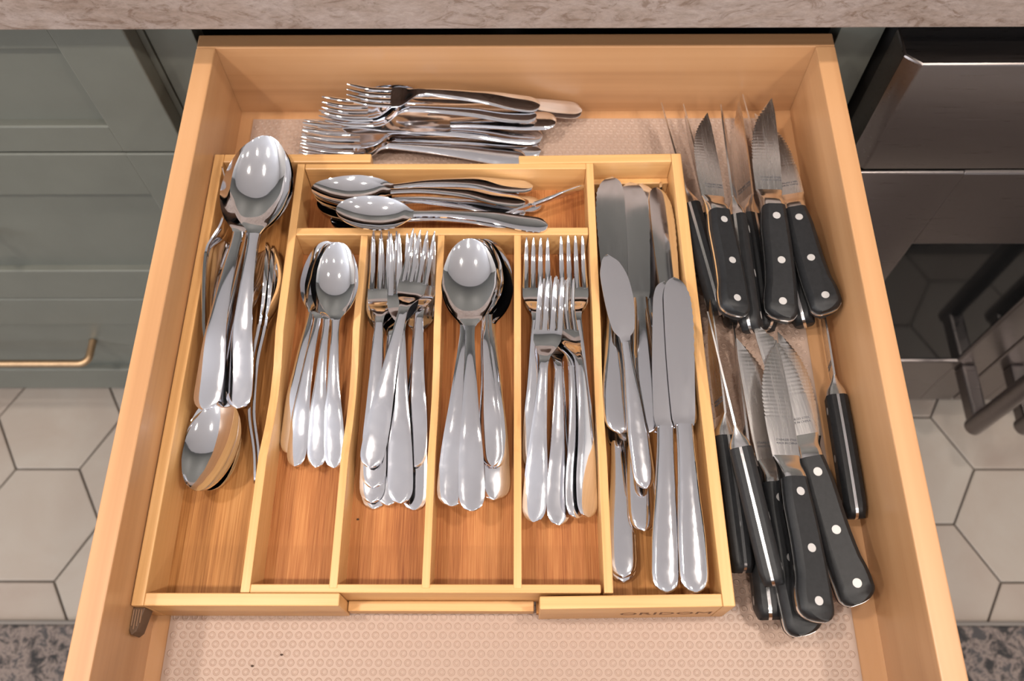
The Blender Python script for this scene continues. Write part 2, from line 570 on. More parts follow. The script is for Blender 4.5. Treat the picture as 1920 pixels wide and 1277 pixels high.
mc = empty('open_drawer_cabinet', (0, 0.3, 0.0), 'sage grey base cabinet frame that the cutlery drawer slides out of', 'cabinet')
obj('face_stile', rel(box_mesh(-0.3135, -0.2735, 0.0205, 0.04, 0.075, Z0 + 0.0445, 0.0008), mc), M['paint'], mc)
obj('face_stile', rel(box_mesh(0.2745, 0.3120, 0.0205, 0.04, 0.075, Z0 + 0.0445, 0.0008), mc), M['paint'], mc)
obj('side_panel', rel(box_mesh(-0.3135, -0.2975, 0.0401, RY1 - 0.01, 0.075, Z0 + 0.0445), mc), M['dark'], mc)
obj('side_panel', rel(box_mesh(0.2985, 0.3120, 0.0401, RY1 - 0.01, 0.075, Z0 + 0.0445), mc), M['dark'], mc)
obj('back_panel', rel(box_mesh(-0.297, 0.298, RY1 - 0.03, RY1 - 0.01, 0.075, Z0 + 0.0445), mc), M['dark'], mc)
obj('inner_top', rel(box_mesh(-0.297, 0.298, 0.0401, RY1 - 0.031, Z0 + 0.036, Z0 + 0.0445), mc), M['dark'], mc)
obj('divider_rail', rel(box_mesh(-0.2734, 0.2744, 0.0205, 0.10, Z0 - 0.125, Z0 - 0.105), mc), M['paint'], mc)
obj('toe_kick', rel(box_mesh(-0.3135, 0.3120, 0.085, RY1 - 0.02, 0.0045, 0.075), mc), M['paint'], mc)
shaker(mc, -0.306, 0.304, -0.4335, -0.1410, 0.068, 0.0625)
shaker(mc, -0.306, 0.304, -0.7270, -0.4370, 0.070, 0.0625)

# ------------------------------------------------------------------ built-in oven right of the drawer
ov = empty('built_in_oven', (0.66, 0.3, 0.0), 'brushed stainless built-in oven with dark glass right of open drawer', 'oven')
OX0, OX1, OY = 0.3286, 1.02, -0.030


def ovm(me):
    return rel(me, ov)


obj('body', ovm(box_mesh(0.3175, OX1, 0.012, RY1 - 0.02, 0.06, Z0 + 0.0445)), M['black'], ov)
obj('toe_kick', ovm(box_mesh(0.330, OX1, 0.05, RY1 - 0.03, 0.0045, 0.06)), M['black'], ov)
# control fascia: slab with a chamfered left corner
def slab(x0, z0, z1, x1=OX1, yb=0.0115, bev=0.0022):
    return prism([(x1, OY), (x0, OY), (x0 - 0.0125, OY + 0.011), (x0 - 0.0125, yb), (x1, yb)], z0, z1, bev, 'z')


obj('control_fascia', ovm(slab(OX0, Z0 - 0.128, Z0 + 0.0094)), M['ovensteel'], ov, label='blank stainless fascia with chamfered corner')
obj('shadow_gap', ovm(box_mesh(0.324, OX1, -0.012, 0.0118, Z0 - 0.1325, Z0 - 0.1281)), M['black'], ov)


def oven_door(xa, xb, wx0, wx1):
    wz0, wz1 = Z0 - 0.562, Z0 - 0.2605
    za, zb = Z0 - 0.703, Z0 - 0.133
    d = obj('door', ovm(box_mesh(xa + 0.006, xb - 0.001, OY + 0.012, 0.0115, za + 0.002, zb - 0.002)), M['black'], ov)
    b = 0.003
    if xa == OX0:
        obj('door_panel', ovm(slab(xa, za, zb, wx0, 0.0)), M['ovensteel'], d)
    for a in ((xa, wx0, za, zb), (wx1, xb, za, zb), (wx0 - 0.003, wx1 + 0.003, za, wz0), (wx0 - 0.003, wx1 + 0.003, wz1, zb)):
        if a[0] != OX0:
            obj('door_panel', ovm(box_mesh(a[0], a[1], OY, OY + 0.02, a[2], a[3], b)), M['ovensteel'], d)
    obj('window_glass', ovm(box_mesh(wx0 - 0.002, wx1 + 0.002, OY + 0.0035, OY + 0.010, wz0 - 0.002, wz1 + 0.002)), M['ovenglass'], d, label='dark reflective oven window glass')
    return d


def oven_handle(d, x):
    h = obj('handle', ovm(tube_mesh([(x, -0.112, Z0 - 0.602), (x, -0.112, Z0 - 0.600), (x, -0.112, Z0 - 0.24), (x, -0.112, Z0 - 0.238)], [0.010, 0.0125, 0.0125, 0.010], 20)), M['ovensteel'], d, label='vertical round stainless bar handle')
    for zc in (-0.585, -0.255):
        obj('bracket', ovm(box_mesh(x - 0.0105, x + 0.0105, -0.113, OY + 0.001, Z0 + zc - 0.013, Z0 + zc + 0.013, 0.004)), M['ovensteel'], h)


d1 = oven_door(OX0, 0.664, 0.4285, 0.612)
oven_handle(d1, 0.632)
d2 = oven_door(0.666, OX1, 0.715, 0.96)
oven_handle(d2, 0.700)

# ------------------------------------------------------------------ the open drawer
DW, TS, TB, HB, DF = 0.25, 0.0161, 0.0146, -0.0798, -0.53
dr = empty('kitchen_drawer', (0, -0.25, Z0 + HB), 'open maple drawer box full of cutlery, pulled out under countertop', 'drawer')
obj('side_board', rel(box_mesh(-DW - TS, -DW, DF - 0.0151, 0.0, Z0 - 0.092, Z0, 0.0012), dr), M['maple_y'], dr)
obj('side_board', rel(box_mesh(DW, DW + TS, DF - 0.0151, 0.0, Z0 - 0.092, Z0, 0.0012), dr), M['maple_y'], dr)
obj('back_board', rel(box_mesh(-DW - TS, DW + TS, 0.0, TB, Z0 - 0.092, Z0, 0.0012), dr), M['maple_x'], dr)
obj('front_board', rel(box_mesh(-DW, DW, DF - 0.015, DF, Z0 - 0.092, Z0, 0.0012), dr), M['maple_x'], dr)
obj('bottom_board', rel(box_mesh(-DW - 0.001, DW + 0.001, DF - 0.001, 0.001, Z0 + HB - 0.009, Z0 + HB), dr), M['maple_y'], dr)
ff = obj('drawer_front', rel(box_mesh(-0.306, 0.304, DF - 0.034, DF - 0.0152, Z0 - 0.1375, Z0 + 0.036, 0.0016), dr), M['paint'], dr, label='sage grey painted front of the open drawer')

# liner
LZ = Z0 + HB
ln = empty('drawer_liner', (0, -0.25, LZ), 'clear textured plastic liner with raised rings on the drawer bottom', 'drawer liner')
obj('sheet', rel(box_mesh(-0.238, 0.2325, -0.522, -0.0095, LZ + 0.0002, LZ + 0.0012), ln), M['liner'], ln)
vs, fs = [], []
PITCH = 0.0066
j = 0
yy = -0.518
tor = [(0.0026, 0.0), (0.0022, 0.0005), (0.0016, 0.0005), (0.0012, 0.0)]
while yy < -0.013:
    xx = -0.234 + (PITCH / 2 if j % 2 else 0)
    while xx < 0.230:
        hid = (-0.243 < xx < 0.135 and -0.440 < yy < -0.085)
        if not hid:
            b = len(vs)
            for k in range(9):
                a = 2 * math.pi * k / 9
                for rr, hh in tor:
                    vs.append((xx + rr * math.cos(a), yy + rr * math.sin(a), LZ + 0.0012 + hh))
            for k in range(9):
                k2 = (k + 1) % 9
                for q in range(3):
                    fs.append((b + k * 4 + q, b + k2 * 4 + q, b + k2 * 4 + q + 1, b + k * 4 + q + 1))
        xx += PITCH
    yy += PITCH * 0.9
    j += 1
me = bpy.data.meshes.new('rings')
me.from_pydata(vs, [], fs)
me.shade_smooth()
obj('ring_relief', rel(me, ln), M['liner'], ln, kind='stuff')
LT = HB + 0.0016   # top of the liner relative to the drawer top

# ------------------------------------------------------------------ expandable bamboo tray
tr = empty('cutlery_tray', (-0.05, -0.26, Z0 + LT), 'expandable bamboo cutlery tray with dividers inside the open drawer', 'cutlery tray')
ZT, ZM = -0.036, -0.037
TH = 0.0082


def tpart(name, me, mat, parent=None, label=None):
    return obj(name, rel(me, tr), mat, parent or tr, label=label)


zb = Z0 + LT
# left sliding section
lx0, lx1 = -0.2493, -0.1180
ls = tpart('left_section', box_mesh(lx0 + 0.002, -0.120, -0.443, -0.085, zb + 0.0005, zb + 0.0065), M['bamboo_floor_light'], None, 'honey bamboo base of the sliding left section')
tpart('side_wall', box_mesh(lx0, lx0 + TH, -0.4460, -0.0822, zb, Z0 + ZT, 0.0008), M['bamboo_y'], ls)
tpart('back_wall', box_mesh(lx0 + TH + 0.0001, -0.1190, -0.0904, -0.0822, zb, Z0 + ZT, 0.0008), M['bamboo_x'], ls)
tpart('front_wall', box_mesh(lx0 + TH + 0.0001, -0.1140, -0.4460, -0.4378, zb, Z0 + ZT, 0.0008), M['bamboo_x'], ls)
# right sliding section, pulled out a little askew
rsc = Matrix.Translation((0.140, -0.265, 0)) @ Matrix.Rotation(math.radians(0.9), 4, 'Z') @ Matrix.Translation((-0.140, 0.265, 0))


def rs(*a, bev=0.0008):
    me = box_mesh(*a, bev)
    me.transform(rsc)
    return me


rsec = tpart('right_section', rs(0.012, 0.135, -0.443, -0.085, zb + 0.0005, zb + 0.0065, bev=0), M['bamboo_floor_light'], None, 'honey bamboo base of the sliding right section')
tpart('side_wall', rs(0.1320, 0.1402, -0.4460, -0.0822, zb, Z0 + ZT), M['bamboo_y'], rsec)
tpart('back_wall', rs(0.0060, 0.1319, -0.0904, -0.0822, zb, Z0 + ZT), M['bamboo_x'], rsec)
fw_ = tpart('front_wall', rs(0.0135, 0.1319, -0.4460, -0.4378, zb, Z0 + ZT), M['bamboo_x'], rsec)
tpart('guide_rail', rs(0.0660, 0.1319, -0.0960, -0.0905, zb + 0.0066, zb + 0.020), M['bamboo_x'], rsec)
# middle section
MF = zb + 0.0115
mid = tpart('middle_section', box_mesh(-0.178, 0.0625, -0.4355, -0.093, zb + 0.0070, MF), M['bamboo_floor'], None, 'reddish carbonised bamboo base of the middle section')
tpart('base_ledge', box_mesh(-0.1135, 0.0130, -0.4445, -0.4376, zb + 0.001, zb + 0.012, 0.0006), M['bamboo_x'], mid)
tpart('back_wall', box_mesh(-0.1730, 0.0585, -0.0970, -0.0915, zb + 0.0066, Z0 + ZM, 0.0007), M['bamboo_x'], mid)
tpart('front_wall', box_mesh(-0.1735, 0.0565, -0.4374, -0.4318, zb + 0.0066, Z0 + ZM - 0.0006, 0.0007), M['bamboo_x'], mid)
tpart('cross_divider', box_mesh(-0.1735, 0.0580, -0.1612, -0.1544, MF, Z0 + ZM + 0.0003, 0.0007), M['bamboo_x'], mid)


def scoop(x0, x1, ya, yb):
    """long wall whose top dips in the middle for the fingers"""
    top = [(ya, ZM), (-0.344, ZM), (-0.318, ZM - 0.0060), (-0.295, ZM - 0.0085), (-0.272, ZM - 0.0068), (-0.245, ZM), (yb, ZM)]
    out = [(y, Z0 + z) for y, z in top] + [(yb, MF - 0.0046), (ya, MF - 0.0046)]
    me = prism(out, x0, x1, 0.0005, 'x')
    return me


tpart('long_wall', scoop(-0.1796, -0.1734, -0.4374, -0.0915), M['bamboo_y'], mid)
tpart('long_wall', scoop(0.0585, 0.0645, -0.4374, -0.0915), M['bamboo_y'], mid)
for xd in (-0.1190, -0.0582, 0.0020):
    tpart('divider', scoop(xd - 0.0027, xd + 0.0027, -0.4345, -0.1613), M['bamboo_y'], mid)


def text_mesh(s, size, align='CENTER'):
    cu = bpy.data.curves.new('txt', 'FONT')
    cu.body = s
    cu.size = size
    cu.align_x = align
    cu.extrude = 0.00006
    cu.resolution_u = 2
    to = bpy.data.objects.new('txt', cu)
    COL.objects.link(to)
    dg = bpy.context.evaluated_depsgraph_get()
    dg.update()
    me = bpy.data.meshes.new_from_object(to.evaluated_get(dg))
    bpy.data.objects.remove(to)
    bpy.data.curves.remove(cu)
    me.materials.clear()
    return me


tm = text_mesh('ORIDOM', 0.0125)
tm.transform(Matrix.Diagonal((1.25, 1, 1, 1)))
tm.transform(Matrix.Translation((0.0985, -0.44605, Z0 - 0.0645)) @ Matrix.Rotation(math.radians(90), 4, 'X'))
tm.transform(rsc)
tpart('brand_lettering', tm, M['brand'], rsec, 'burnt lettering reading ORIDOM')
# ridged bumper at the left front corner
bp = tpart('corner_bumper', prism([(-0.2499, -0.4462), (-0.2420, -0.4462), (-0.2450, -0.4610), (-0.2480, -0.4635), (-0.2499, -0.4600)], Z0 - 0.056, Z0 - 0.042, 0.0004, 'z'), M['rubber'], ls, 'dark ridged corner bumper')
for k in range(4):
    xa = -0.2492 + k * 0.0017
    tpart('ridge', box_mesh(xa, xa + 0.0008, -0.4600 + abs(k - 1) * 0.002, -0.4475, Z0 - 0.0425, Z0 - 0.0412, 0.0002), M['rubber_light'], bp)


# ------------------------------------------------------------------ cutlery templates
class Tpl:
    def __init__(self, name, cat, L, zt, zh, parts):
        self.name, self.cat, self.L, self.zt, self.zh, self.parts = name, cat, L, zt, zh, parts


def ring(x, hw, zc, th, crown=0.0, n=6, dish=0.0):
    """closed cross-section: crown raises the middle, dish lowers it"""
    up, dn = [], []
    for k in range(n + 1):
        v = -1 + 2 * k / n
        z = zc + crown * (1 - v * v) - dish * (1 - v * v)
        e = (1 - 0.35 * abs(v) ** 6)
        up.append((x, v * hw, z + th / 2 * e))
        dn.append((x, v * hw * 0.985, z - th / 2 * e))
    return up + dn[::-1]


def handle_mesh(x1, wtab, ztab, th0, th1, crown, n=6):
    xs = [0, 0.0004, 0.0012, 0.0025, 0.0045, 0.007, 0.010]
    x = 0.015
    while x < x1 - 0.002:
        xs.append(x)
        x += 0.005
    xs.append(x1)
    rings = []
    for x in xs:
        rings.append(ring(x, interp(wtab, x), interp(ztab, x), th0 + (th1 - th0) * x / x1, crown, n))
    return loft(rings, True, False, 50)


def tail_w(w):
    """round tail half widths near x=0"""
    r = w
    return [(0.0, r * 0.16), (0.0004, r * 0.30), (0.0012, r * 0.47), (0.0025, r * 0.64), (0.0045, r * 0.80), (0.008, r * 0.94), (0.013, r)]


def make_spoon(name, L, bowl_len, bowl_w, depth, hw_tail, hw_neck, arch):
    xn = L - bowl_len
    wt = tail_w(hw_tail) + [(0.030, hw_tail * 0.97), (xn * 0.55, hw_tail * 0.62), (xn * 0.85, hw_neck * 1.08), (xn - 0.008, hw_neck), (xn, hw_neck * 1.15)]
    zt = [(0, 0.0012), (0.02, 0.0035), (xn * 0.45, arch * 0.85), (xn * 0.75, arch), (xn, depth + 0.0022)]
    h = handle_mesh(xn, wt, zt, 0.0022, 0.0030, 0.0005, 8)
    rings = []
    K = 30
    n = 14
    for i in range(K + 1):
        u = i / K
        u = 0.5 - 0.5 * math.cos(math.pi * u) if i > K * 0.5 else u * u * 0 + 0.5 - 0.5 * math.cos(math.pi * u)
        x = xn + bowl_len * u
        # egg outline, widest a little before the middle from the tip
        hw = bowl_w / 2 * interp([(0, hw_neck * 1.15 / (bowl_w / 2)), (0.04, 0.27), (0.09, 0.44), (0.18, 0.68), (0.30, 0.88), (0.46, 1.0), (0.62, 0.97), (0.78, 0.82), (0.89, 0.62), (0.955, 0.41), (0.99, 0.20), (1.0, 0.06)], u)
        d = depth * interp([(0, 0.02), (0.07, 0.10), (0.2, 0.50), (0.4, 0.92), (0.55, 1.0), (0.75, 0.80), (0.9, 0.42), (1.0, 0.02)], u)
        rim = depth + 0.0022 - 0.0 * u + interp([(0, 0), (0.25, -0.0012), (0.6, -0.0008), (1.0, 0.0012)], u)
        up, dn = [], []
        for k in range(n + 1):
            v = -1 + 2 * k / n
            v = math.sin(v * math.pi / 2) * 0.35 + v * 0.65
            s = (1 - v * v)
            z = rim - d * (s ** 0.85 if s > 0 else 0)
            up.append((x, v * hw, z + 0.0006))
            dn.append((x, v * hw * 0.985, z - 0.0012))
        rings.append(up + dn[::-1])
    b = loft(rings, False, True, 60)
    h.materials.append(M['satin'])
    b.materials.append(M['mirror'])
    return Tpl(name, 'spoon', L, 0.0012, depth + 0.004, [('handle', h, None, None), ('bowl', b, None, None)])


def make_fork(name, L, head_w, hw_tail, tine_len):
    xn = L * 0.60
    xr = L - tine_len
    xp = xr - head_w * 1.30
    wt = tail_w(hw_tail) + [(0.030, hw_tail * 0.97), (xn * 0.60, hw_tail * 0.64), (xn, 0.0034)]
    zt = [(0, 0.0012), (0.02, 0.0035), (xn * 0.5, 0.0105), (xn, 0.0150), (xp, 0.0145), (xr - 0.010, 0.0050), (xr, 0.0032), (xr + tine_len * 0.35, 0.0028), (L, 0.0095)]
    h = handle_mesh(xn, wt, zt, 0.0022, 0.0030, 0.0004, 8)
    rings = []
    K = 22
    htab = [(xn, 0.0034), (xp - 0.004, 0.0034), (xp + 0.004, 0.0042), (xp + 0.010, head_w * 0.30), (xp + 0.016, head_w * 0.42), (xr - 0.008, head_w * 0.49), (xr, head_w * 0.5)]
    for i in range(K + 1):
        x = xn + (xr - xn) * i / K
        rings.append(ring(x, interp(htab, x), interp(zt, x), 0.0028 - 0.0006 * i / K, 0, 8, 0.0010 * i / K))
    head = loft(rings, False, True, 50)
    head.materials.append(M['satin'])
    h.materials.append(M['satin'])
    parts = [('handle', h, None, None), ('head', head, None, None)]
    gap = 0.0019
    tw = (head_w - 3 * gap) / 4
    for k in range(4):
        yc = -head_w / 2 + tw / 2 + k * (tw + gap)
        rr = []
        for i in range(11):
            u = i / 10
            x = xr - 0.0012 + (tine_len + 0.0012) * u
            hw = tw / 2 * interp([(0, 1.10), (0.05, 1.0), (0.5, 0.86), (0.9, 0.55), (1.0, 0.22)], u)
            y = yc * (1 - 0.05 * u)
            z = interp(zt, x) - 0.0010 * (1 - (yc / (head_w / 2)) ** 2) * (1 - u)
            t2 = 0.0011 * (1 - 0.45 * u)
            rr.append([(x, y - hw, z - t2 * 0.6), (x, y - hw, z + t2 * 0.6), (x, y - hw * 0.55, z + t2), (x, y + hw * 0.55, z + t2), (x, y + hw, z + t2 * 0.6), (x, y + hw, z - t2 * 0.6), (x, y + hw * 0.55, z - t2), (x, y - hw * 0.55, z - t2)])
        tm_ = loft(rr, True, True, 40)
        tm_.materials.append(M['mirror'])
        parts.append(('tine', tm_, 1, None))
    return Tpl(name, 'fork', L, 0.0012, 0.0095, parts)


def make_knife(name, L, frac, bw, hw_tail, hw_neck, blunt=True, teeth=True, bowed=0.0):
    xb = L * frac
    wt = tail_w(hw_tail) + [(0.030, hw_tail * 1.0), (xb * 0.6, hw_tail * 0.78), (xb - 0.004, hw_neck), (xb + 0.001, hw_neck)]
    zt = [(0, 0.0028), (xb, 0.0032)]
    rings = []
    xs = [0, 0.0004, 0.0012, 0.0025, 0.0045, 0.008, 0.013] + [0.02 + 0.006 * i for i in range(int((xb - 0.024) / 0.006))] + [xb - 0.002, xb]
    for x in xs:
        hw = interp(wt, x)
        th = interp([(0, 0.0022), (0.004, 0.0036), (0.03, 0.0044), (xb * 0.8, 0.0058), (xb, 0.0050)], x)
        r = []
        for k in range(14):
            a = 2 * math.pi * k / 14
            c, s = math.cos(a), math.sin(a)
            r.append((x, hw * math.copysign(abs(c) ** 0.8, c), th / 2 * math.copysign(abs(s) ** 0.9, s)))
        rings.append(r)
    h = loft(rings, True, True, 50)
    h.materials.append(M['satin'])
    # blade outline: spine +y nearly straight, edge -y bellied
    top, bot = [], []
    K = 40
    for i in range(K + 1):
        u = i / K
        u = 1 - (1 - u) ** 1.6
        x = xb - 0.001 + (L - xb + 0.001) * u
        if blunt:
            yt = bw * interp([(0, 0.32), (0.06, 0.40), (0.5, 0.46), (0.85, 0.44), (0.94, 0.36), (0.98, 0.22), (1, 0.02)], u)
            yb = -bw * interp([(0, 0.32), (0.06, 0.38), (0.25, 0.44), (0.7, 0.56), (0.85, 0.52), (0.94, 0.36), (0.985, 0.16), (1, -0.02)], u)
        else:
            yt = bw * interp([(0, 0.14), (0.08, 0.18), (0.14, 0.34), (0.5, 0.46), (0.7, 0.40), (0.9, 0.16), (1, -0.20)], u)
            yb = -bw * interp([(0, 0.14), (0.08, 0.18), (0.14, 0.36), (0.5, 0.52), (0.75, 0.55), (0.92, 0.44), (0.98, 0.33), (1, 0.22)], u)
        if teeth and 0.45 < u < 0.93 and i % 2:
            yb += 0.0005
        top.append((x, yt))
        bot.append((x, yb))
    rings = []
    for (x, yt), (_, yb) in zip(top, bot):
        u = (x - xb) / (L - xb)
        t2 = 0.0009 if u > 0.02 else 0.0016
        z = 0.0
        rings.append([(x, yb, z - 0.0002), (x, yb, z + 0.0002), (x, yb * 0.5 + yt * 0.5, z + t2), (x, yt, z + t2), (x, yt, z - t2), (x, yb * 0.5 + yt * 0.5, z - t2)])
    b = loft(rings, True, True, 25)
    b.materials.append(M['blade'])
    return Tpl(name, 'knife', L, 0.0, 0.0, [('handle', h, None, None), ('blade', b, None, None)])


def make_steak(L=0.225, letter=True):
    xb = L * 0.475        # front end of the resin handle
    xl = xb + 0.019       # end of the bolster
    parts = []
    TOPY = [(0, 0.0040), (0.0015, 0.0078), (0.006, 0.0108), (0.014, 0.0114), (0.04, 0.0122), (0.07, 0.0118), (xb, 0.0100)]
    BOTY = [(0, 0.0040), (0.001, -0.0040), (0.004, -0.0110), (0.010, -0.0150), (0.018, -0.0150), (0.035, -0.0122), (0.06, -0.0112), (0.085, -0.0114), (xb, -0.0095)]
    xs = [0, 0.0007, 0.0015, 0.003, 0.005, 0.0075, 0.010, 0.014, 0.018] + [0.024 + 0.008 * i for i in range(int((xb - 0.026) / 0.008))] + [xb]

    def yr(x):
        return interp(BOTY, x), interp(TOPY, x)
    # tang: full outline plate
    rings = []
    for x in xs:
        a, b = yr(x)
        a -= 0.0004
        b += 0.0004
        rings.append([(x - 0.0002, a, -0.0011), (x - 0.0002, b, -0.0011), (x - 0.0002, b, 0.0011), (x - 0.0002, a, 0.0011)])
    tang = loft(rings, True, True, 30)
    tang.materials.append(M['bolster'])
    scales = []
    for sg in (1, -1):
        rings = []
        for x in xs:
            a, b = yr(x)
            m = min(1.0, 0.72 + x / 0.010 * 0.28)
            zo = (0.0011 + 0.0078 * m) * sg
            zc = (0.0011 + 0.0038 * m) * sg
            zi = 0.00112 * sg
            ins = 0.0042
            h = max(b - a, 0.0015)
            q = min(ins, h * 0.25)
            r = [(x, a, zi), (x, b, zi), (x, b, zc), (x, b - q * 0.35, zc + (zo - zc) * 0.6), (x, b - q, zo), (x, a + q, zo), (x, a + q * 0.35, zc + (zo - zc) * 0.6), (x, a, zc)]
            rings.append(r)
        s = loft(rings, True, True, 30)
        s.materials.append(M['scale'])
        scales.append(s)
    # bolster: handle section tapering into the blade
    rings = []
    for i in range(9):
        u = i / 8
        x = xb + (xl - xb) * u
        a = interp([(0, -0.0095), (0.5, -0.0100), (1, -0.0128)], u)
        b = interp([(0, 0.0100), (0.5, 0.0090), (1, 0.0100)], u)
        t2 = interp([(0, 0.0086), (0.25, 0.0078), (0.6, 0.0042), (1, 0.0011)], u)
        r = []
        for k in range(16):
            an = 2 * math.pi * (k + 0.5) / 16
            c, s = math.cos(an), math.sin(an)
            r.append((x, (a + b) / 2 + (b - a) / 2 * math.copysign(abs(c) ** 0.45, c), t2 * math.copysign(abs(s) ** 0.55, s)))
        rings.append(r)
    bol = loft(rings, True, True, 50)
    bol.materials.append(M['bolster'])
    # blade with straight heel and serrated belly
    rings = []
    nb = 120
    for i in range(nb + 1):
        u = i / nb
        x = xl - 0.001 + (L - xl + 0.001) * u
        b = interp([(0, 0.0100), (0.4, 0.0112), (0.8, 0.0112), (1, 0.0098)], u)
        a = interp([(0, -0.0128), (0.25, -0.0135), (0.45, -0.0132), (0.6, -0.0112), (0.74, -0.0070), (0.86, -0.0008), (0.95, 0.0052), (1, 0.0095)], u)
        a0 = a
        if 0.34 < u < 0.97 and b - a > 0.002:
            a += 0.0011 * (0.5 + 0.5 * math.sin(u * nb * math.pi / 2.0))
        mid_ = b - (b - a0) * 0.80
        t2 = 0.0010 * (1 - 0.4 * u)
        rings.append([(x, a, 0.0), (x, mid_, t2), (x, b, t2 * 0.9), (x, b, -t2 * 0.9), (x, mid_, -t2)])
    bl = loft(rings, True, True, 22)
    bl.materials.append(M['steakblade'])
    parts = [('tang', tang, None, None), ('scale', scales[0], None, 'black resin handle scale'), ('scale', scales[1], None, 'black resin handle scale'), ('bolster', bol, None, None), ('blade', bl, None, None)]
    for xr_, yr_ in ((0.014, -0.0020), (0.052, 0.0004), (xb - 0.012, 0.0002)):
        c = []
        for z in (-0.00900, -0.0088, 0.0088, 0.00900):
            rr = 0.0034 if abs(z) < 0.0089 else 0.0032
            c.append([(xr_ + rr * math.cos(2 * math.pi * k / 16), yr_ + rr * math.sin(2 * math.pi * k / 16), z) for k in range(16)])
        rv = loft(c, True, True, 40)
        rv.materials.append(M['rivet'])
        parts.append(('rivet', rv, None, None))
    if letter:
        for dx, s in ((0.0, 'MADE IN CHINA'), (0.0028, 'STAINLESS STEEL')):
            t_ = text_mesh(s, 0.0024)
            t_.transform(Matrix.Translation((xl + 0.009 + dx, -0.001, 0.00108)) @ Matrix.Rotation(math.radians(-90), 4, 'Z'))
            t_.materials.append(M['etch'])
            parts.append(('etched_lettering', t_, 4, None))
            t_ = t_.copy()
            t_.transform(Matrix.Rotation(math.radians(180), 4, 'X'))
            parts.append(('etched_lettering', t_, 4, None))
    return Tpl('steak_knife', 'knife', L, 0.0, 0.0, parts)


T = {}
T['spoon'] = make_spoon('tablespoon', 0.215, 0.076, 0.0430, 0.0085, 0.0093, 0.0034, 0.0135)
T['tea'] = make_spoon('teaspoon', 0.182, 0.066, 0.0345, 0.0075, 0.0078, 0.0030, 0.0120)
T['serve'] = make_spoon('serving_spoon', 0.235, 0.090, 0.0500, 0.0110, 0.0105, 0.0042, 0.0150)
T['fork'] = make_fork('dinner_fork', 0.215, 0.0250, 0.0093, 0.050)
T['salad'] = make_fork('salad_fork', 0.190, 0.0222, 0.0090, 0.042)
T['knife'] = make_knife('dinner_knife', 0.235, 0.50, 0.0215, 0.0098, 0.0062)
T['short'] = make_knife('table_knife', 0.205, 0.50, 0.0215, 0.0105, 0.0062)
T['spread'] = make_knife('butter_spreader', 0.180, 0.60, 0.0225, 0.0080, 0.0036, False, False)
T['small'] = make_knife('small_spreader', 0.094, 0.55, 0.0120, 0.0065, 0.0040, False, False)
T['steak'] = make_steak()
LOG = []


def pose(key, head, tail, zh, zt, roll=0.0):
    """matrix laying a piece so that its two ends sit above the given spots; zh/zt = heights of the ends, roll in degrees"""
    tp = T[key]
    c = max(math.cos(math.radians(roll)), 0.0)
    Pt = at(tail[0], tail[1], zt + tp.zt * c)
    Ph = at(head[0], head[1], zh + tp.zh * c)
    vl = Vector((tp.L, 0, tp.zh - tp.zt))
    dW = Ph - Pt
    s = dW.length / vl.length
    xw = dW.normalized()
    zw = Vector((0, 0, 1))
    zw = (zw - xw * zw.dot(xw)).normalized()
    zw = Matrix.Rotation(math.radians(roll), 3, xw) @ zw
    yw = zw.cross(xw)
    xl = vl.normalized()
    yl = Vector((0, 1, 0))
    zl = xl.cross(yl)
    R3 = Matrix((xw, yw, zw)).transposed() @ Matrix((xl, yl, zl))
    loc = Pt - R3 @ Vector((0, 0, tp.zt)) * s
    return Matrix.Translation(loc) @ R3.to_4x4() @ Matrix.Diagonal((s, s, s, 1)), s


LIFT = [(3,18,9),(12,0,0),(10,23,0),(9,21,0),(22,22,-9),(16,1,9),(14,0,9),(11,22,0),(22,9,0),(2,0,6),(3,0,0),(9,0,0),(15,2,0),(20,5,0),(4,0,9),(3,0,0),(3,2,0),(8,0,-6),(7,2,9),(20,7,0),(6,1,0),(14,6,0),(1,1,-9),(11,2,-3),(11,8,0),(14,8,0),(23,17,0),(23,18,0),(23,23,0),(0,0,0),(0,0,0),(0,0,0),(2,0,0),(14,1,0),(18,3,-3),(14,0,-3),(11,0,3),(0,0,0),(9,1,0),(10,4,0),(16,3,0),(22,8,0),(23,16,0),(11,1,0),(0,0,0),(0,0,0),(0,1,0),(10,0,0),(23,12,0),(14,7,9),(1,2,-9),(23,23,9),(23,15,-9),(17,20,0),(0,0,6),(0,1,3),(1,5,0),(6,4,0),(0,5,-9),(18,23,-3),(1,2,0),(3,5,0),(1,4,9),(22,22,0),(20,23,0),(0,0,0),(0,0,0),(5,20,9),(4,3,6),(23,23,9),(0,2,0),(22,23,-3),(6,16,0),(2,0,6),(21,6,9),(0,0,9),(18,5,0),(22,18,9),(0,0,0),(0,0,-3),(20,21,0),(6,0,0)]   # settling of the pile: (head height, tail height) in mm and a sideways nudge in px, so that pieces rest on each other
PLACED = []


def place(key, head, tail, zh, zt, label, group, roll=0.0, flip=False, name=None):
    tp = T[key]
    i = len(PLACED)
    dh, dt, dx = LIFT[i] if i < len(LIFT) else (0, 0, 0)
    head = (head[0] + dx, head[1])
    tail = (tail[0] + dx, tail[1])
    if flip:
        roll += 180
    mw, s = pose(key, head, tail, zh + dh * 1e-3, zt + dt * 1e-3, roll)
    e = bpy.data.objects.new(name or tp.name, None)
    COL.objects.link(e)
    e.empty_display_size = 0.01
    e['label'] = label
    e['category'] = tp.cat
    e['group'] = group
    e.matrix_world = mw
    made = []
    for pn, me, par, lab in tp.parts:
        o = bpy.data.objects.new(pn, me)
        COL.objects.link(o)
        o.parent = made[par] if par is not None else e
        if lab:
            o['label'] = lab
        made.append(o)
    PLACED.append((e, key, head, tail, zh, zt, roll))
    LOG.append((e.name, round(s, 3), tuple(head)))
    return e


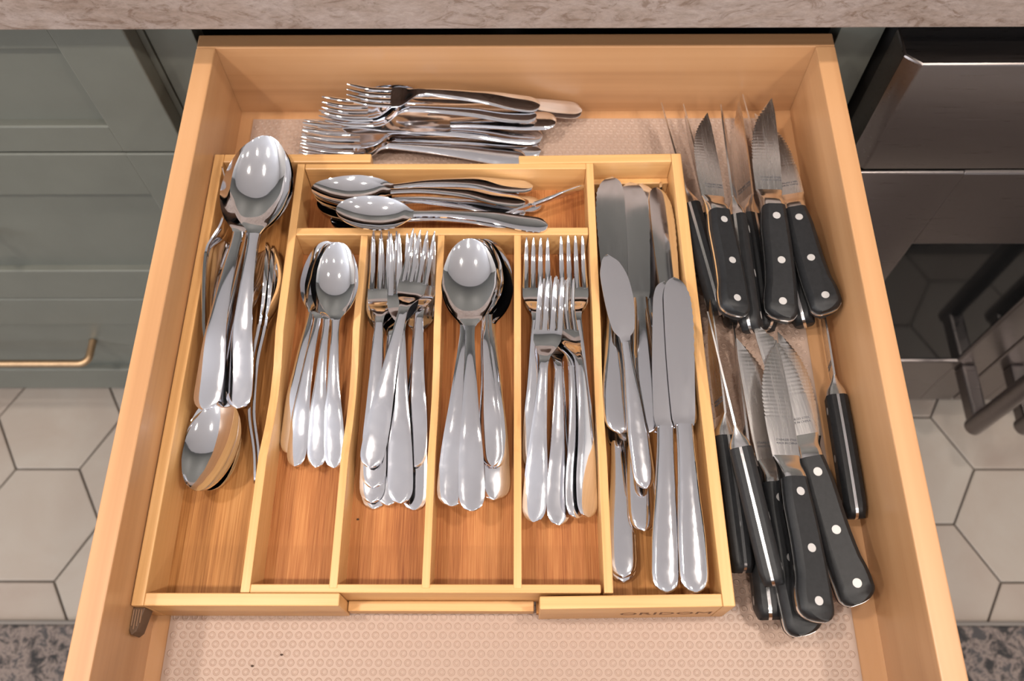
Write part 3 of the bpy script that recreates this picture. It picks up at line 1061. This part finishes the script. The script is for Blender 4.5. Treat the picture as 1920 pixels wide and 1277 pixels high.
# ---- leftmost compartment
g = 'spoons piled in the leftmost tray section'
F0 = LT + 0.0066
place('spoon', (385, 919), (413, 454), F0 + 0.001, F0 + 0.004, 'spoon pointing at the viewer, its bowl under another bowl in leftmost compartment', g, name='dessert_spoon')
place('spoon', (371, 920), (500, 470), F0 + 0.004, F0 + 0.006, 'upturned spoon bowl nearest the viewer in leftmost compartment', g, name='dessert_spoon', roll=8)
place('serve', (506, 268), (437, 760), F0 + 0.020, F0 + 0.002, 'lowest of the nested large spoons in leftmost compartment', g)
place('serve', (503, 263), (420, 764), F0 + 0.026, F0 + 0.006, 'second lowest of the nested large spoons in leftmost compartment', g)
place('salad', (428, 325), (402, 740), F0 + 0.016, F0 + 0.012, 'fork standing on its edge against the left wall of leftmost compartment', g, roll=-80, name='serving_fork')
place('tea', (490, 456), (470, 912), F0 + 0.016, F0 + 0.010, 'spoon on its edge beside the long divider in leftmost compartment', g, roll=-78)
place('tea', (502, 462), (478, 908), F0 + 0.016, F0 + 0.010, 'second spoon on its edge, touching the divider of leftmost compartment', g, roll=-80)
place('serve', (488, 260), (384, 769), F0 + 0.034, F0 + 0.018, 'large spoon whose handle lies furthest left in leftmost compartment', g, roll=-6)
place('serve', (497, 254), (446, 766), F0 + 0.042, F0 + 0.020, 'topmost large spoon with big shiny bowl rising over tray back wall', g)

# ---- first narrow compartment: teaspoons
g = 'teaspoons in the first narrow compartment'
F1 = LT + 0.0116
place('tea', (607, 452), (533, 847), F1 + 0.008, F1 + 0.001, 'lowest teaspoon, handle furthest left in first narrow compartment', g, roll=-10)
place('tea', (613, 452), (540, 850), F1 + 0.012, F1 + 0.004, 'second lowest teaspoon in first narrow compartment', g, roll=-9)
place('tea', (623, 454), (553, 875), F1 + 0.017, F1 + 0.006, 'teaspoon third from the top in first narrow compartment', g, roll=-7)
place('tea', (628, 454), (593, 877), F1 + 0.020, F1 + 0.007, 'teaspoon second from the top in first narrow compartment', g, roll=-5)
place('tea', (633, 454), (627, 878), F1 + 0.023, F1 + 0.009, 'topmost teaspoon in first narrow compartment', g, roll=-3)

# ---- second: forks
g = 'dinner forks in the second narrow compartment'
place('fork', (713, 462), (692, 955), F1 + 0.001, F1, 'lowest fork, handle tip furthest forward left in second narrow compartment', g)
place('fork', (790, 462), (777, 957), F1 + 0.001, F1, 'lowest fork, handle tip furthest forward right in second narrow compartment', g)
place('fork', (740, 456), (728, 948), F1 + 0.006, F1 + 0.001, 'fork at the bottom centre of second narrow compartment', g)
place('salad', (800, 442), (783, 876), F1 + 0.012, F1 + 0.010, 'fork by right divider of second narrow compartment, its handle ending short of others', g)
place('fork', (712, 448), (688, 943), F1 + 0.008, F1 + 0.004, 'fork lying along the left divider of second narrow compartment', g)
place('fork', (756, 438), (751, 944), F1 + 0.012, F1 + 0.004, 'fork with handle down the middle of second narrow compartment', g)
place('fork', (722, 434), (700, 915), F1 + 0.016, F1 + 0.009, 'upper fork with tines against left divider of second narrow compartment', g)
place('salad', (795, 432), (693, 877), F1 + 0.021, F1 + 0.014, 'topmost fork lying diagonally across second narrow compartment', g)

# ---- third: tablespoons
g = 'tablespoons in the third narrow compartment'
place('spoon', (919, 452), (944, 935), F1 + 0.008, F1, 'tablespoon lying furthest right in third narrow compartment', g, roll=14)
place('spoon', (913, 448), (929, 938), F1 + 0.004, F1 + 0.002, 'tablespoon second from right in third narrow compartment', g, roll=9)
place('tea', (905, 449), (931, 876), F1 + 0.007, F1 + 0.006, 'tablespoon under the pair ending short in third narrow compartment', g, roll=5)
place('tea', (898, 448), (923, 875), F1 + 0.010, F1 + 0.009, 'tablespoon over the pair ending short in third narrow compartment', g, roll=3)
place('spoon', (889, 447), (840, 947), F1 + 0.011, F1 + 0.001, 'tablespoon with handle furthest left, lower one, in third narrow compartment', g)
place('spoon', (885, 447), (847, 950), F1 + 0.013, F1 + 0.006, 'tablespoon with handle furthest left, upper one, in third narrow compartment', g)
place('spoon', (880, 447), (885, 959), F1 + 0.0155, F1 + 0.009, 'topmost tablespoon with bright round bowl in third narrow compartment', g)

# ---- fourth: forks
g = 'forks in the fourth narrow compartment'
place('salad', (1008, 458), (1004, 886), F1 + 0.010, F1 + 0.001, 'fork lying along left divider of fourth narrow compartment, lower one', g)
place('salad', (1007, 446), (1002, 881), F1 + 0.017, F1 + 0.005, 'fork lying along left divider of fourth narrow compartment, upper one', g)
place('salad', (1072, 456), (1093, 892), F1 + 0.010, F1 + 0.001, 'fork lying along right wall of fourth narrow compartment, lower one', g)
place('salad', (1072, 443), (1095, 887), F1 + 0.017, F1 + 0.005, 'fork lying along right wall of fourth narrow compartment, upper one', g)
place('salad', (1040, 524), (1047, 985), F1 + 0.014, F1 + 0.006, 'fork under the topmost one, handle straight forward, in fourth narrow compartment', g, roll=12)
place('salad', (1062, 520), (1106, 970), F1 + 0.020, F1 + 0.010, 'fork tipped on its edge nearest right wall of fourth narrow compartment', g, roll=30)
place('salad', (1053, 520), (1085, 972), F1 + 0.022, F1 + 0.012, 'fork tipped on its edge beside the topmost one in fourth narrow compartment', g, roll=28)
place('salad', (1031, 520), (997, 979), F1 + 0.034, F1 + 0.016, 'topmost fork lying slantwise in fourth narrow compartment', g, roll=-6)

# ---- cross compartment at the back of the tray: spoons lying sideways
g = 'spoons lying sideways in the rear cross compartment'
place('tea', (620, 412), (985, 418), F1 + 0.001, F1, 'lowest spoon with mostly hidden bowl in rear cross compartment', g, name='dessert_spoon')
place('tea', (594, 380), (1016, 384), F1 + 0.003, F1 + 0.001, 'spoon with broad handle tip furthest right in rear cross compartment', g, name='dessert_spoon')
place('tea', (590, 362), (985, 400), F1 + 0.007, F1 + 0.005, 'spoon third from the bottom of the pile in rear cross compartment', g, name='dessert_spoon')
place('tea', (586, 356), (999, 351), F1 + 0.008, F1 + 0.012, 'spoon with handle raised towards back wall of rear cross compartment', g, name='dessert_spoon', roll=10)
place('tea', (584, 353), (985, 380), F1 + 0.012, F1 + 0.010, 'upper spoon of the rear pair in rear cross compartment', g, name='dessert_spoon', roll=12)
place('tea', (630, 392), (1027, 424), F1 + 0.016, F1 + 0.014, 'front spoon, topmost and nearest the cross divider, in rear cross compartment', g, name='dessert_spoon')
place('small', (925, 412), (1096, 349), F1 + 0.008, F1 + 0.020, 'small spreader on its edge leaning in right corner of rear cross compartment', 'spreaders', roll=78)

# ---- behind the tray: forks on the liner
g = 'forks and spoons lying behind the tray'
G0 = LT + 0.0004
place('fork', (568, 243), (1012, 270), G0, G0, 'lowest fork on the liner behind the tray', g, roll=-12)
place('fork', (564, 262), (1014, 283), G0 + 0.004, G0 + 0.003, 'fork second nearest the tray back wall', g, roll=-12)
place('fork', (563, 268), (986, 298), G0 + 0.007, G0 + 0.005, 'fork nearest the tray back wall with bright tines', g, roll=-12)
place('fork', (567, 248), (1017, 255), G0 + 0.008, G0 + 0.008, 'upper fork with broad shiny handle behind the tray', g, roll=-12)
place('short', (640, 236), (1043, 226), G0 + 0.012, G0 + 0.010, 'knife handle tip poking out of the pile behind the tray', g, roll=-6, name='table_knife')
place('spoon', (654, 194), (1082, 208), G0 + 0.010, G0 + 0.004, 'spoon with handle reaching furthest right along drawer back', g, roll=-9)
place('salad', (606, 222), (996, 224), G0 + 0.006, G0 + 0.006, 'dark fork at the bottom of the heap by drawer back', g, roll=-7)
place('salad', (601, 211), (997, 217), G0 + 0.011, G0 + 0.010, 'dark fork in the middle of the heap by drawer back', g, roll=-7)
place('salad', (612, 196), (990, 206), G0 + 0.016, G0 + 0.013, 'dark fork near the top of the heap by drawer back', g, roll=-8)
place('salad', (650, 172), (1012, 198), G0 + 0.034, G0 + 0.016, 'topmost fork with tines raised on the heap by drawer back', g, roll=-8)

# ---- right section: table knives
g = 'table knives in the right tray section'
F2 = LT + 0.0066 + 0.003
place('short', (1148, 612), (1163, 1092), F2, F2, 'lower of two knives with broad handle tips nearest the viewer by divider', g)
place('short', (1150, 605), (1166, 1083), F2 + 0.005, F2 + 0.005, 'upper of two knives with broad handle tips nearest the viewer by divider', g)
place('short', (1178, 520), (1209, 996), F2 + 0.005, F2 + 0.005, 'knife with broad handle tip under the slim spreader', g)
place('short', (1150, 342), (1188, 806), F2 + 0.006, F2 + 0.011, 'knife blade half hidden behind the leftmost blade in right section', g, roll=9)
place('short', (1250, 343), (1306, 815), F2 + 0.014, F2 + 0.010, 'knife on its edge along the right wall of right section', g, roll=70)
place('short', (1236, 352), (1290, 800), F2 + 0.010, F2 + 0.006, 'curved blade second from the right wall of right section', g, roll=20)
place('short', (1206, 345), (1237, 814), F2 + 0.012, F2 + 0.013, 'knife third from the leftmost blade in right section', g, roll=7)
place('short', (1183, 342), (1216, 812), F2 + 0.014, F2 + 0.016, 'knife second from the leftmost blade in right section', g, roll=-12)
place('short', (1136, 332), (1154, 812), F2 + 0.021, F2 + 0.018, 'leftmost knife in right section, its blade against the long bamboo wall', g, roll=3, flip=True)
place('knife', (1247, 528), (1249, 1112), F2 + 0.018, F2 + 0.004, 'left one of the two long dinner knives with handles towards the viewer', g)
place('knife', (1265, 520), (1304, 1112), F2 + 0.024, F2 + 0.005, 'right one of the two long dinner knives with handles towards the viewer', g)
place('spread', (1150, 477), (1211, 916), F2 + 0.042, F2 + 0.022, 'slim butter spreader lying on top of the knives in right section', 'spreaders', roll=4, flip=True)

# ---- steak knives on the liner, rear group
g = 'black handled steak knives at the right of the drawer'
G = LT
place('steak', (1280, 208), (1384, 612), G + 0.015, G + 0.015, 'steak knife half hidden under the flat leftmost one in rear group', g, roll=84)
place('steak', (1234, 206), (1341, 586), G + 0.014, G + 0.016, 'steak knife on its edge closest to the tray in rear group', g, roll=74)
place('steak', (1368, 203), (1428, 622), G + 0.014, G + 0.012, 'steak knife buried at the centre of rear group', g, roll=112)
place('steak', (1347, 208), (1400, 622), G + 0.015, G + 0.015, 'steak knife on its edge showing tang line in centre of rear group', g, roll=66)
place('steak', (1396, 190), (1510, 612), G + 0.015, G + 0.014, 'steak knife on its edge under the topmost one in rear group', g, roll=68)
place('steak', (1312, 210), (1386, 594), G + 0.034, G + 0.032, 'flat steak knife leftmost of the three flat ones in rear group', g, roll=14, flip=True)
place('steak', (1434, 210), (1548, 590), G + 0.026, G + 0.024, 'flat steak knife nearest the drawer right side in rear group', g, roll=-8)
place('steak', (1421, 184), (1464, 602), G + 0.044, G + 0.036, 'topmost flat steak knife with blade tip on drawer back', g, flip=True)

# ---- front group
place('steak', (1316, 570), (1381, 1076), G + 0.016, G + 0.016, 'steak knife on its edge right beside the tray in front group', g, roll=98)
place('steak', (1364, 615), (1434, 1164), G + 0.015, G + 0.015, 'steak knife underneath the slanting edge-on one in front group', g, roll=82)
place('steak', (1329, 592), (1452, 1100), G + 0.036, G + 0.038, 'slanting steak knife on its edge showing bright tang in front group', g, roll=72)
place('steak', (1394, 634), (1494, 1194), G + 0.010, G + 0.009, 'lowest steak knife with handle tip nearest the viewer in front group', g, roll=3)
place('steak', (1478, 622), (1560, 1100), G + 0.014, G + 0.010, 'steak knife with serrated blade hidden under the printed one in front group', g)
place('steak', (1534, 525), (1608, 974), G + 0.015, G + 0.015, 'steak knife on its edge along the drawer right side in front group', g, roll=80)
place('steak', (1436, 640), (1536, 1168), G + 0.026, G + 0.024, 'flat steak knife with bright serrated edge in front group', g, roll=12, flip=True)
place('steak', (1432, 596), (1606, 1136), G + 0.034, G + 0.032, 'topmost flat steak knife with clear maker print in front group', g)

# ---- crumbs
for k, (cx, cy, cz, wh) in enumerate(((528, 1228, LT, 'on the front strip of liner'), (473, 1249, LT, 'on the liner nearest the left drawer side'), (671, 974, F1, 'on the bamboo base in front of the forks'))):
    p = at(cx, cy, cz + 0.0003)
    cm = prism([(0.0010 * math.cos(a) * (1 + 0.3 * math.sin(3 * a + k)), 0.0007 * math.sin(a)) for a in [math.pi * q / 4 for q in range(8)]], 0.0, 0.0006, 0.0002)
    co = obj('crumb', cm, M['crumb'], None, 'tiny dark crumb ' + wh, 'crumb', 'crumbs in the drawer')
    co.location = p

for l in LOG:
    if not 0.93 < l[1] < 1.07:
        print('SCALE', *l)
